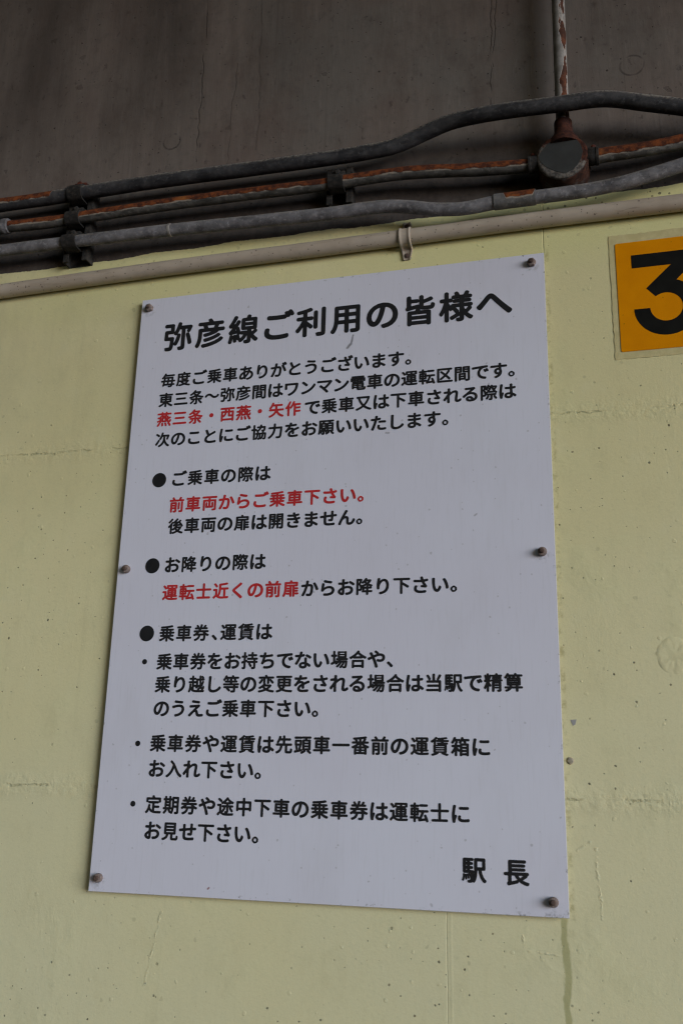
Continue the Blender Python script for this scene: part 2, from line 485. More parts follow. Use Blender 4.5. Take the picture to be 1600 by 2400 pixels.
def m_rust(name, a=(0.055, 0.018, 0.011), b=(0.17, 0.055, 0.022), grey=None, gth=0.5):
    g = G(name)
    n = g.noise(g.obj, 120, 5, 0.7)
    n2 = g.noise(g.obj, 45, 4, 0.6)
    base = g.mix(g.step(n, 0.35, 0.7), a, b)
    if grey:
        base = g.mix(g.step(n2, gth - 0.08, gth + 0.08), base, grey)
    return g.done(base, 0.85, g.bump(n, 0.7, 0.0012), spec=0.25)


M = {
    'paint': m_paint(),
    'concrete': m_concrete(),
    'dark_conduit': m_pipe("weathered dark grey conduit", (0.036, 0.036, 0.041), (0.070, 0.069, 0.073), (0.018, 0.018, 0.021), dust=0.85,
                           rust=True, top_rust=0.20, rust_from=0.0, rust_to=0.105, orange=0.3),
    'rusty_conduit': m_pipe("galvanised conduit rusting along its top", (0.075, 0.072, 0.070), (0.145, 0.138, 0.132), (0.040, 0.038, 0.035), rust=True,
                            top_rust=0.215, dust=0.3, orange=0.85),
    'rusty_right': m_pipe("orange rusted conduit", (0.10, 0.096, 0.092), (0.19, 0.18, 0.17), (0.06, 0.055, 0.05), rust=True, top_rust=0.25, dust=0.3, orange=1.0),
    'grey_conduit': m_pipe("scuffed galvanised conduit", (0.130, 0.127, 0.139), (0.230, 0.224, 0.240), (0.070, 0.067, 0.072), dust=0.5),
    'coupling': m_pipe("half rusted coupling", (0.10, 0.098, 0.098), (0.17, 0.165, 0.165), (0.05, 0.05, 0.05), rust=True, top_rust=0.20, dust=0.2,
                       rust_from=0.006, rust_to=0.052),
    'vertical': m_pipe("flaking white painted conduit", (0.29, 0.275, 0.265), (0.37, 0.355, 0.34), (0.16, 0.14, 0.13), dust=0.2),
    'tan': m_tan(),
    'panel': m_panel(),
    'ink': m_flat("black lettering", (0.016, 0.016, 0.018), 0.6, 0.2, spec=0.2),
    'red': m_flat("faded red lettering", (0.50, 0.030, 0.033), 0.6, 0.12, spec=0.2),
    'yellow': m_yellow(),
    'border': m_border(),
    'numeral': m_flat("glossy black numeral", (0.008, 0.008, 0.007), 0.5, 0.2, spec=0.15),
    'box': m_rust("rusted cast box", (0.030, 0.014, 0.011), (0.085, 0.034, 0.021), (0.085, 0.078, 0.074), 0.58),
    'neck': m_rust("deep brown rust", (0.030, 0.011, 0.009), (0.085, 0.028, 0.017)),
    'lid': m_flat("slate grey lid", (0.036, 0.038, 0.038), 0.85, 0.18, 35),
    'lid_rim': m_rust("chipped lid rim", (0.16, 0.145, 0.13), (0.27, 0.25, 0.23), (0.10, 0.04, 0.02), 0.60),
    'clamp': m_rust("blackened steel", (0.016, 0.015, 0.0145), (0.050, 0.045, 0.042)),
    'clamp_rust': m_rust("rusted bolt", (0.045, 0.016, 0.012), (0.14, 0.04, 0.025)),
    'bolt': m_rust("brown weathered bolt", (0.15, 0.115, 0.105), (0.30, 0.24, 0.22)),
    'stud': m_rust("dark bolt end", (0.07, 0.045, 0.038), (0.15, 0.105, 0.09)),
    'chip': m_flat("grey chipped spot", (0.36, 0.36, 0.36), 0.8, 0.1),
    'stub': m_rust("old bolt stub", (0.28, 0.24, 0.19), (0.46, 0.41, 0.30)),
}


def m_vertical():
    g = G("white conduit with rust flakes")
    u, v, _ = g.xyz(g.uv)
    n = g.noise(g.scale(g.obj, (60, 60, 24)), 1.0, 5, 0.6)
    n1 = g.noise(g.obj, 90, 4, 0.6)
    base = g.mix(g.step(n1, 0.35, 0.7), (0.20, 0.187, 0.178), (0.31, 0.295, 0.282))
    # a flaked strip facing right and out
    f = g.math('ABSOLUTE', g.math('SUBTRACT', v, 0.86))
    e = g.math('ADD', f, g.mul(g.math('SUBTRACT', n, 0.5), 0.50))
    rm = g.step(e, 0.075, 0.055)
    col = g.mix(g.step(n1, 0.4, 0.65), (0.05, 0.018, 0.010), (0.135, 0.042, 0.018))
    lip = g.step(e, 0.105, 0.08)
    base = g.mix(g.mul(lip, 0.5), base, (0.46, 0.43, 0.40))
    base = g.mix(rm, base, col)
    h = g.math('SUBTRACT', g.mul(n1, 0.3), g.mul(rm, 0.8))
    return g.done(base, 0.7, g.bump(h, 0.6, 0.0012), spec=0.3)


M['vertical'] = m_vertical()


# ------------------------------------------------------------------ mesh helpers
def link_mesh(name, me, mat, parent=None, smooth=True):
    o = bpy.data.objects.new(name, me)
    C.objects.link(o)
    if mat is not None:
        me.materials.append(mat)
    if smooth:
        for p in me.polygons:
            p.use_smooth = True
    if parent is not None:
        o.parent = parent
        o.matrix_parent_inverse = Matrix()
    return o


def obj(name, bm, mat, parent=None, smooth=False, sharp=40):
    me = bpy.data.meshes.new(name)
    bm.normal_update()
    bm.to_mesh(me)
    bm.free()
    o = link_mesh(name, me, mat, parent, smooth)
    if smooth:
        me.set_sharp_from_angle(angle=math.radians(sharp))
    return o


def thing(name, label, cat, group=None, loc=(0, 0, 0)):
    o = bpy.data.objects.new(name, None)
    C.objects.link(o)
    o.location = loc
    return tag(o, label, cat, group)


def tag(o, label, cat, group=None):
    o['label'] = label
    o['category'] = cat
    if group:
        o['group'] = group
    return o


def bm_box(x0, x1, y0, y1, z0, z1, bevel=0.0, seg=2):
    bm = bmesh.new()
    bmesh.ops.create_cube(bm, size=1.0)
    for v in bm.verts:
        v.co = Vector((x0 + (v.co.x + .5) * (x1 - x0), y0 + (v.co.y + .5) * (y1 - y0), z0 + (v.co.z + .5) * (z1 - z0)))
    if bevel:
        bmesh.ops.bevel(bm, geom=bm.edges[:], offset=bevel, segments=seg, affect='EDGES', profile=0.5)
    return bm


def prism(pts, y_front, y_back):
    """closed outline in x,z, counter-clockwise or not, given a thickness"""
    bm = bmesh.new()
    a = [bm.verts.new((x, y_front, z)) for x, z in pts]
    b = [bm.verts.new((x, y_back, z)) for x, z in pts]
    bm.faces.new(a)
    bm.faces.new(b[::-1])
    n = len(pts)
    for i in range(n):
        j = (i + 1) % n
        bm.faces.new((a[j], a[i], b[i], b[j]))
    bmesh.ops.recalc_face_normals(bm, faces=bm.faces[:])
    return bm


def lathe(profile, axis='y', seg=32, loc=(0, 0, 0), wob=0.0):
    """profile of (radius, height along the axis)"""
    bm = bmesh.new()
    rings = []
    for r, h in profile:
        ring = []
        for k in range(seg):
            a = 2 * PI * k / seg
            rr = r * (1 + wob * math.sin(3 * a + 0.7) + wob * 0.6 * math.sin(7 * a))
            p = (rr * math.cos(a), rr * math.sin(a))
            co = {'y': (p[0], h, p[1]), 'x': (h, p[0], p[1]), 'z': (p[0], p[1], h)}[axis]
            ring.append(bm.verts.new(Vector(co) + Vector(loc)))
        rings.append(ring)
    for r0, r1 in zip(rings, rings[1:]):
        for k in range(seg):
            bm.faces.new((r0[k], r0[(k + 1) % seg], r1[(k + 1) % seg], r1[k]))
    bm.faces.new(rings[0])
    bm.faces.new(rings[-1])
    bmesh.ops.recalc_face_normals(bm, faces=bm.faces[:])
    return bm


def spline(pts, step=0.006):
    """Catmull-Rom through the points, evenly resampled"""
    P = [Vector(p) for p in pts]
    P = [P[0] * 2 - P[1]] + P + [P[-1] * 2 - P[-2]]
    out = []
    for i in range(1, len(P) - 2):
        p0, p1, p2, p3 = P[i - 1:i + 3]
        n = max(2, int((p2 - p1).length / step))
        t0 = 0.0
        t1 = t0 + max((p1 - p0).length, 1e-6) ** 0.5
        t2 = t1 + max((p2 - p1).length, 1e-6) ** 0.5
        t3 = t2 + max((p3 - p2).length, 1e-6) ** 0.5
        for k in range(n):
            t = t1 + (t2 - t1) * k / n
            a1 = p0 * ((t1 - t) / (t1 - t0)) + p1 * ((t - t0) / (t1 - t0))
            a2 = p1 * ((t2 - t) / (t2 - t1)) + p2 * ((t - t1) / (t2 - t1))
            a3 = p2 * ((t3 - t) / (t3 - t2)) + p3 * ((t - t2) / (t3 - t2))
            b1 = a1 * ((t2 - t) / (t2 - t0)) + a2 * ((t - t0) / (t2 - t0))
            b2 = a2 * ((t3 - t) / (t3 - t1)) + a3 * ((t - t1) / (t3 - t1))
            out.append(b1 * ((t2 - t) / (t2 - t1)) + b2 * ((t - t1) / (t2 - t1)))
    out.append(P[-2])
    return out


def tube(name, pts, r, mat, parent=None, seg=28, step=0.006, lump=0.0, u0=0.0):
    """a capped tube; v runs round it: 0.25 at the wall side, 0.5 on top, 0.75 outward"""
    path = spline(pts, step) if len(pts) > 2 else [Vector(pts[0]).lerp(Vector(pts[1]), k / 12) for k in range(13)]
    bm = bmesh.new()
    uvl = bm.loops.layers.uv.new("UVMap")
    rings, us = [], []
    u = u0
    for i, p in enumerate(path):
        t = (path[min(i + 1, len(path) - 1)] - path[max(i - 1, 0)]).normalized()
        if abs(t.z) > 0.8:
            side = Vector((1, 0, 0))
        else:
            side = Vector((0, -1, 0))
        side = (side - t * side.dot(t)).normalized()
        upv = side.cross(t).normalized() if abs(t.z) <= 0.8 else t.cross(side).normalized()
        if abs(t.z) <= 0.8 and upv.z < 0:
            upv = -upv
        if abs(t.z) > 0.8 and upv.y > 0:
            upv = -upv
        if i:
            u += (p - path[i - 1]).length
        us.append(u)
        ring = []
        for k in range(seg):
            a = 2 * PI * k / seg     # 0 = bottom
            if abs(t.z) <= 0.8:
                d = -upv * math.cos(a) - side * math.sin(a)
            else:                    # upright: v 0.5 = left.., 0.75 = facing out, 1 = right
                d = side * math.cos(a) - upv * math.sin(a)
            rr = r * (1 + lump * (math.sin(u * 61 + 2 * a) * 0.5 + math.sin(u * 23 - a) * 0.5))
            ring.append(bm.verts.new(p + d * rr))
        rings.append(ring)
    for i in range(len(rings) - 1):
        for k in range(seg):
            j = (k + 1) % seg
            f = bm.faces.new((rings[i][k], rings[i][j], rings[i + 1][j], rings[i + 1][k]))
            vk, vj = k / seg, (k + 1) / seg
            for l, uv in zip(f.loops, ((us[i], vk), (us[i], vj), (us[i + 1], vj), (us[i + 1], vk))):
                l[uvl].uv = uv
    bm.faces.new(rings[0])
    bm.faces.new(rings[-1])
    bmesh.ops.recalc_face_normals(bm, faces=bm.faces[:])
    return obj(name, bm, mat, parent, True, 50)


# ------------------------------------------------------------------ the wall
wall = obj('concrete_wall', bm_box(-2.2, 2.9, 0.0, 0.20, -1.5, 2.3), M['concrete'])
tag(wall, 'large concrete wall, bare grey above and pale yellow paint below', 'wall')

top = []
edge_w = 0.0
x = 2.9
while x > -2.2:
    zz = 0.9275 + 0.0016 * math.sin(x * 9) + 0.0011 * math.sin(x * 47 + 1) + edge_w
    top.append((x, zz))
    edge_w = edge_w * 0.72 + random.gauss(0, 0.00026)
    x -= 0.0022
outline = [(-2.2, -1.5), (2.9, -1.5)] + top + [(-2.2, 0.9275)]
obj('paint_coat', prism(outline, -0.0009, 0.0004), M['paint'], wall)

# unseen slab added overhead to shade the wall: keeps open sky off its top
shade_roof = obj('shade_roof', bm_box(-4.5, 6.5, -2.3, 0.0, 2.80, 2.95), M['concrete'])
shade_roof['kind'] = 'structure'
shade_roof.location.z = -0.85

# rough plug of an old tie hole, a chip and an old anchor, all part of the wall
plug = bmesh.new()
rings = []
for j, rr in enumerate((0.0, 0.3, 0.55, 0.75, 0.92, 1.0)):
    ring = []
    for k in range(40):
        a = 2 * PI * k / 40
        hgt = 0.00035 + random.gauss(0, 0.00030) if rr < 0.95 else -0.0002
        r_ = 0.0225 * rr * (1 + 0.02 * math.sin(5 * a))
        ring.append(plug.verts.new((0.7315 + r_ * math.cos(a) * 0.92, -0.0010 - hgt, 0.2935 + r_ * math.sin(a))))
    rings.append(ring)
for r0, r1 in zip(rings[1:], rings[2:]):
    for k in range(40):
        plug.faces.new((r0[k], r0[(k + 1) % 40], r1[(k + 1) % 40], r1[k]))
plug.faces.new(rings[1])
bmesh.ops.delete(plug, geom=rings[0], context='VERTS')
bmesh.ops.recalc_face_normals(plug, faces=plug.faces[:])
obj('filled_hole', plug, M['paint'], wall, True, 60)
obj('paint_chip', prism([(0.6095, 0.2185), (0.6165, 0.2192), (0.6158, 0.2160), (0.6148, 0.2128), (0.6122, 0.2118), (0.6108, 0.2150)], -0.0013, 0.0), M['chip'], wall)
obj('anchor_stub', lathe([(0.0042, 0.0), (0.0041, -0.0010), (0.0032, -0.0019), (0.0012, -0.0021)], 'y', 20, (0.6075, -0.0005, 0.1715), 0.05), M['stub'], wall, True)

# ------------------------------------------------------------------ lettering
_txt = {}


def raw_outline(ch):
    """polylines of a character of the built-in font, in em units"""
    cu = bpy.data.curves.new("tmp", 'FONT')
    cu.body = ch
    cu.resolution_u = 5
    cu.size = 1.0
    o = bpy.data.objects.new("tmp", cu)
    C.objects.link(o)
    bpy.context.view_layer.update()
    dg = bpy.context.evaluated_depsgraph_get()
    c2 = o.to_curve(dg)
    polys = []
    for s in c2.splines:
        bp = s.bezier_points
        pts = []
        n = len(bp)
        for i in range(n):
            a, b = bp[i], bp[(i + 1) % n]
            p0, p1, p2, p3 = (np.array(v[:2]) for v in (a.co, a.handle_right, b.handle_left, b.co))
            straight = abs(np.cross(p1 - p0, p3 - p0)) < 1e-7 and abs(np.cross(p2 - p0, p3 - p0)) < 1e-7
            m = 1 if straight else 5
            for k in range(m):
                t = k / m
                pts.append((1 - t) ** 3 * p0 + 3 * (1 - t) ** 2 * t * p1 + 3 * (1 - t) * t * t * p2 + t ** 3 * p3)
        if len(pts) > 2:
            polys.append(np.array(pts))
    o.to_curve_clear()
    bpy.data.objects.remove(o)
    bpy.data.curves.remove(cu)
    return polys


_two = raw_outline('口口')
_c = sorted(p[:, 0].min() for p in _two)
EM = (_c[len(_c) // 2] - _c[0])      # advance of a full-width character
GRID = 112
LO, HI = -0.12, 1.12
axis = np.linspace(LO, HI, GRID)
CELL = axis[1] - axis[0]
GX, GY = np.meshgrid(axis, axis, indexing='ij')
PTS = np.stack([GX.ravel(), GY.ravel()], 1)


def seg_distance(polys):
    A = np.concatenate(polys)
    B = np.concatenate([np.roll(p, -1, 0) for p in polys])
    keep = np.hypot(*(B - A).T) > 1e-9
    A, B = A[keep], B[keep]
    best = np.full(len(PTS), 9.0)
    wind = np.zeros(len(PTS), int)
    for a, b in zip(A, B):
        d = b - a
        t = np.clip(((PTS - a) @ d) / (d @ d), 0, 1)
        e = PTS - a - t[:, None] * d
        best = np.minimum(best, e[:, 0] ** 2 + e[:, 1] ** 2)
        up = (a[1] <= PTS[:, 1]) & (b[1] > PTS[:, 1])
        dn = (b[1] <= PTS[:, 1]) & (a[1] > PTS[:, 1])
        cr = d[0] * (PTS[:, 1] - a[1]) - (PTS[:, 0] - a[0]) * d[1]
        wind += (up & (cr > 0)).astype(int) - (dn & (cr < 0)).astype(int)
    d = np.sqrt(best)
    return np.where(wind != 0, -d, d).reshape(GRID, GRID)


def contours(F):
    """closed polylines where F = 0 (inside negative)"""
    nxt, pos = {}, {}

    def pt(key):
        if key not in pos:
            i, j, h = key
            f0 = F[i, j]
            f1 = F[i + 1, j] if h else F[i, j + 1]
            t = f0 / (f0 - f1)
            pos[key] = (axis[i] + (t * CELL if h else 0), axis[j] + (0 if h else t * CELL))
        return key
    S = F < 0
    mixed = np.argwhere((S[:-1, :-1].astype(int) + S[1:, :-1] + S[:-1, 1:] + S[1:, 1:]) % 4 != 0)
    for i, j in mixed:
        i, j = int(i), int(j)
        c = [S[i, j], S[i + 1, j], S[i + 1, j + 1], S[i, j + 1]]
        e = [(i, j, 1), (i + 1, j, 0), (i, j + 1, 1), (i, j, 0)]
        outs = [k for k in range(4) if c[k] and not c[(k + 1) % 4]]
        ins = [k for k in range(4) if not c[k] and c[(k + 1) % 4]]
        if len(outs) == 1:
            nxt[pt(e[outs[0]])] = pt(e[ins[0]])
        else:
            mid = (F[i, j] + F[i + 1, j] + F[i, j + 1] + F[i + 1, j + 1]) < 0
            for o_ in outs:
                k = (o_ + 1) % 4 if mid else (o_ - 1) % 4
                nxt[pt(e[o_])] = pt(e[k])
    loops = []
    while nxt:
        s, cur = next(iter(nxt.items()))
        nxt.pop(s)
        loop = [pos[s]]
        while cur != s and cur in nxt:
            loop.append(pos[cur])
            cur = nxt.pop(cur)
        if len(loop) > 5:
            loops.append(np.array(loop))
    return loops


ERODE = 0.023


def glyph(ch):
    """rounded, bolder form of the character as (verts, faces, xmin, xmax) in em, centred on its em box"""
    if ch in _txt:
        return _txt[ch]
    polys = [p / EM for p in raw_outline(ch)]
    polys = [p + np.array([0.0, 0.12]) for p in polys]
    F = seg_distance(polys)
    BOLD = 0.032 if ch < '\u3100' else 0.0305
    inner = contours(F + ERODE)
    G2 = F - (BOLD - 0.012)
    if inner:
        F2 = seg_distance(inner)
        # winding of the traced loops tells inside from outside
        F2 = np.where(F + ERODE < 0, -np.abs(F2), np.abs(F2))
        G2 = np.minimum(F2 - (ERODE + BOLD), G2)
    loops = contours(G2)
    cu = bpy.data.curves.new("tmp", 'CURVE')
    cu.dimensions = '2D'
    cu.fill_mode = 'BOTH'
    for lp in loops:
        # smooth once, thin out
        lp = 0.25 * np.roll(lp, 1, 0) + 0.5 * lp + 0.25 * np.roll(lp, -1, 0)
        s = cu.splines.new('POLY')
        s.points.add(len(lp) - 1)
        for q, (px, py) in zip(s.points, lp):
            q.co = (px * 10, py * 10, 0, 1)
        s.use_cyclic_u = True
    o = bpy.data.objects.new("tmp", cu)
    C.objects.link(o)
    bpy.context.view_layer.update()
    dg = bpy.context.evaluated_depsgraph_get()
    me = bpy.data.meshes.new_from_object(o.evaluated_get(dg))
    V = np.array([v.co[:2] for v in me.vertices]) / 10 - np.array([0.0, 0.5])
    Fc = [tuple(p.vertices) for p in me.polygons]
    bpy.data.objects.remove(o)
    bpy.data.curves.remove(cu)
    bpy.data.meshes.remove(me)
    if '\u3041' <= ch <= '\u30fa':
        V = (V - np.array([0.5, 0.0])) * np.array([1.08, 1.04]) + np.array([0.5, 0.0])
    _txt[ch] = (V, Fc, V[:, 0].min(), V[:, 0].max())
    return _txt[ch]


FRONT = -0.010          # front face of the sign panel
INK_Y = FRONT - 0.0003


def line(name, text, x0, x1, zc, em, mat, parent, y=INK_Y, width=1.0):
    """one line of writing whose ink runs from x0 to x1, centred on height zc"""
    gl = [glyph(c) for c in text]
    n = len(text)
    a = gl[0][2] * em * width
    b = gl[-1][3] * em * width
    pitch = (x1 - x0 + a - b) / (n - 1) if n > 1 else 0.0
    org = x0 - a
    verts, faces = [], []
    for i, (V, Fc, _, _) in enumerate(gl):
        k = len(verts)
        for vx, vz in V:
            verts.append((org + i * pitch + vx * em * width, y, zc + vz * em))
        faces += [tuple(k + q for q in f) for f in Fc]
    me = bpy.data.meshes.new(name)
    me.from_pydata(verts, [], faces)
    bm = bmesh.new()
    bm.from_mesh(me)
    bm.normal_update()
    for f in bm.faces:
        if f.normal.y > 0:
            f.normal_flip()
    bm.to_mesh(me)
    bm.free()
    return link_mesh(name, me, mat, parent, False)


def disc(name, cx, cz, r, mat, parent, y=INK_Y):
    bm = bmesh.new()
    vs = [bm.verts.new((cx + r * math.cos(2 * PI * k / 40), y, cz + r * math.sin(2 * PI * k / 40))) for k in range(40)]
    f = bm.faces.new(vs)
    bm.normal_update()
    if f.normal.y > 0:
        f.normal_flip()
    return obj(name, bm, mat, parent)


# ------------------------------------------------------------------ the notice
SW, SH = 0.600, 0.8426
sign = thing('notice_sign', 'tall white passenger notice with black and red Japanese lettering, bolted to the wall', 'sign', loc=(0, 0, 0))
obj('panel', bm_box(0, SW, FRONT, FRONT + 0.003, 0, SH, 0.0004, 1), M['panel'], sign)
B = 0.0232
K, R_ = M['ink'], M['red']
line('heading', '弥彦線ご利用の皆様へ', 0.0419, 0.5554, 0.7752, 0.0475, K, sign)
line('text_line', '毎度ご乗車ありがとうございます。', 0.0427, 0.4170, 0.7050, B, K, sign)
line('text_line', '東三条～弥彦間はワンマン電車の運転区間です。', 0.0418, 0.5563, 0.6740, B, K, sign)
o = line('red_text', '燕三条・西燕・矢作', 0.0416, 0.2607, 0.6438, B, R_, sign)
o['label'] = 'red words at the start of the third line'
line('text_line', 'で乗車又は下車される際は', 0.2664, 0.5579, 0.6433, B, K, sign)
line('text_line', '次のことにご協力をお願いいたします。', 0.0416, 0.4676, 0.6120, B, K, sign)
disc('bullet', 0.0527, 0.5505, 0.0108, K, sign)
line('text_line', 'ご乗車の際は', 0.0733, 0.2208, 0.5510, B, K, sign)
o = line('red_text', '前車両からご乗車下さい。', 0.0718, 0.3535, 0.5122, B, R_, sign)
o['label'] = 'red line under the first bullet'
line('text_line', '後車両の扉は開きません。', 0.0723, 0.3523, 0.4810, B, K, sign)
disc('bullet', 0.0530, 0.4252, 0.0108, K, sign)
line('text_line', 'お降りの際は', 0.0723, 0.2199, 0.4255, B, K, sign)
o = line('red_text', '運転士近くの前扉', 0.0716, 0.2676, 0.3866, B, R_, sign)
o['label'] = 'red words under the second bullet'
line('text_line', 'からお降り下さい。', 0.2712, 0.4772, 0.3862, B, K, sign)
disc('bullet', 0.0529, 0.3307, 0.0108, K, sign)
line('text_line', '乗車券', 0.0718, 0.1441, 0.3303, B, K, sign)
line('text_line', '、', 0.1484, 0.1540, 0.3303, B, K, sign)
line('text_line', '運賃は', 0.1607, 0.2337, 0.3303, B, K, sign)
disc('bullet_dot', 0.0531, 0.2923, 0.0036, K, sign)
line('text_line', '乗車券をお持ちでない場合や、', 0.0712, 0.3955, 0.2922, B, K, sign)
line('text_line', '乗り越し等の変更をされる場合は当駅で精算', 0.0713, 0.5558, 0.2620, B, K, sign)
line('text_line', 'のうえご乗車下さい。', 0.0721, 0.2997, 0.2306, B, K, sign)
disc('bullet_dot', 0.0529, 0.1848, 0.0036, K, sign)
line('text_line', '乗車券や運賃は先頭車一番前の運賃箱に', 0.0710, 0.5152, 0.1857, B, K, sign)
line('text_line', 'お入れ下さい。', 0.0720, 0.2269, 0.1535, B, K, sign)
disc('bullet_dot', 0.0530, 0.1087, 0.0036, K, sign)
line('text_line', '定期券や途中下車の乗車券は運転士に', 0.0711, 0.4898, 0.1086, B, K, sign)
line('text_line', 'お見せ下さい。', 0.0728, 0.2274, 0.0767, B, K, sign)
line('signature', '駅', 0.4798, 0.5071, 0.0467, 0.0292, K, sign)
line('signature', '長', 0.5281, 0.5553, 0.0460, 0.0300, K, sign)

for bx, bz, rot, hexed in ((0.0138, 0.8269, 0.3, 1), (0.5832, 0.8281, 0.1, 1), (0.0142, 0.4215, 0.6, 0), (0.5843, 0.4227, 0.2, 0), (0.0137, 0.0168, 0.0, 0), (0.5834, 0.0164, 0.0, 0)):
    bm = bmesh.new()
    prof = [(0.0055, FRONT), (0.0058, FRONT - 0.0040), (0.0053, FRONT - 0.0060), (0.0041, FRONT - 0.0066)]
    seg = 24
    rings = []
    for r, h in prof:
        ring = []
        for k in range(seg):
            a = 2 * PI * k / seg
            hx = 1.0
            if hexed:
                hx = math.cos(PI / 6) / math.cos((a % (PI / 3)) - PI / 6) * 1.08
            ring.append(bm.verts.new((bx + r * hx * math.cos(a + rot), h, bz + r * hx * math.sin(a + rot))))
        rings.append(ring)
    for r0, r1 in zip(rings, rings[1:]):
        for k in range(seg):
            bm.faces.new((r0[k], r0[(k + 1) % seg], r1[(k + 1) % seg], r1[k]))
    bm.faces.new(rings[0])
    bm.faces.new(rings[-1])
    bmesh.ops.recalc_face_normals(bm, faces=bm.faces[:])
    nut = obj('bolt', bm, M['bolt'], sign, True, 35)
    obj('bolt_end', lathe([(0.0031, FRONT - 0.0060), (0.0031, FRONT - 0.0090), (0.0023, FRONT - 0.0098), (0.0006, FRONT - 0.0099)], 'y', 18, (bx, 0, bz)), M['stud'], nut, True, 35)

# ------------------------------------------------------------------ the number plate
plate = thing('number_plate', 'amber platform number plate showing a black 3, at the right edge', 'sign')
bl, br, bb, bt = 0.6853, 0.8212, 0.6780, 0.8602


def rough_rect(x0, x1, z0, z1, j, n=26):
    pts = []
    for k in range(n):
        pts.append((x0 + (x1 - x0) * k / n, z0 + random.gauss(0, j)))
    for k in range(n):
        pts.append((x1 + random.gauss(0, j), z0 + (z1 - z0) * k / n))
    for k in range(n):
        pts.append((x1 - (x1 - x0) * k / n, z1 + random.gauss(0, j)))
    for k in range(n):
        pts.append((x0 + random.gauss(0, j), z1 - (z1 - z0) * k / n))
    return pts


obj('adhesive_margin', prism(rough_rect(bl, br, bb, bt, 0.00045), -0.0016, -0.0010), M['border'], plate)


def round_rect(x0, x1, z0, z1, r):
    pts = []
    for cx_, cz_, a_ in ((x1 - r, z1 - r, 0), (x0 + r, z1 - r, 90), (x0 + r, z0 + r, 180), (x1 - r, z0 + r, 270)):
        for k in range(7):
            t_ = math.radians(a_ + 15 * k)
            pts.append((cx_ + r * math.cos(t_), cz_ + r * math.sin(t_)))
    return pts


obj('plate', prism(round_rect(0.6933, 0.8127, 0.6878, 0.8470, 0.0024), -0.0024, -0.0015), M['yellow'], plate)
num = [(0.7130, 0.8268), (0.7915, 0.8268), (0.7915, 0.8080), (0.7677, 0.7842)]
cx, cz = 0.7530, 0.7468
a0, a1 = math.radians(68.5), math.radians(-180)
num += [(cx + 0.0403 * math.cos(a0 + (a1 - a0) * k / 48), cz + 0.0403 * math.sin(a0 + (a1 - a0) * k / 48)) for k in range(1, 49)]
b0, b1 = math.radians(-180), math.radians(127.8)
num += [(cx + 0.0203 * math.cos(b0 + (b1 - b0) * k / 48), cz + 0.0203 * math.sin(b0 + (b1 - b0) * k / 48)) for k in range(0, 49)]
num += [(0.7295, 0.7759), (0.7624, 0.8074), (0.7130, 0.8074)]
obj('numeral', prism(num, -0.0027, -0.0024), M['numeral'], plate)

# ------------------------------------------------------------------ conduits on the wall
c1 = tube('dark_conduit', [(-0.60, -.033, 1.035), (-0.3109, -.033, 1.0345), (-0.2618, -.033, 1.0344), (-0.181, -.033, 1.0335), (-0.1031, -.033, 1.0340), (0.0474, -.033, 1.0338),
                           (0.1905, -.033, 1.0301), (0.3131, -.033, 1.0281), (0.3593, -.033, 1.029), (0.3976, -.033, 1.032), (0.4466, -.038, 1.0443),
                           (0.4792, -.045, 1.0480), (0.5419, -.055, 1.0444), (0.6309, -.057, 1.0401), (0.6884, -.055, 1.0390), (0.744, -.050, 1.0253),
                           (0.7898, -.045, 1.0135), (0.8283, -.040, 1.0020), (1.0, -.034, 0.985), (1.3, -.033, 0.985)], 0.0109, M['dark_conduit'], lump=0.025, u0=-0.33)
tag(c1, 'uppermost dark grey conduit, bulging forward over the upright pipe', 'conduit')

c2 = thing('rusty_conduit', 'long conduit left of the junction box, orange rust along its top', 'conduit')
tube('pipe', [(-0.60, -.031, 1.000), (-0.3075, -.031, 0.9975), (-0.2581, -.031, 0.9950), (-0.225, -.031, 0.9925), (-0.1674, -.031, 0.9900), (-0.0804, -.031, 0.9905),
              (0.0499, -.031, 0.991), (0.192, -.031, 0.9877), (0.2871, -.031, 0.9854), (0.3537, -.031, 0.9863), (0.4181, -.031, 0.9845), (0.4808, -.031, 0.9775),
              (0.5073, -.031, 0.9742), (0.5677, -.031, 0.9694), (0.588, -.031, 0.9678)], 0.0094, M['rusty_conduit'], c2, lump=0.035)
obj('coupling', lathe([(0.0100, -0.60), (0.0118, -0.598), (0.0118, -0.252), (0.0124, -0.250), (0.0124, -0.2455), (0.0118, -0.2445), (0.0118, -0.2400), (0.0100, -0.2380)], 'x', 28, (0, -.031, 0.9945)), M['grey_conduit'], c2, True, 35)

c2r = tube('rusty_conduit', [(0.672, -.031, 0.9668), (0.6846, -.031, 0.9676), (0.741, -.031, 0.9683), (0.7877, -.031, 0.9713), (0.8325, -.031, 0.9748), (1.0, -.031, 0.98), (1.3, -.031, 0.98)],
           0.0099, M['rusty_right'], lump=0.03)
tag(c2r, 'short orange rusted conduit leaving the junction box to the right', 'conduit')

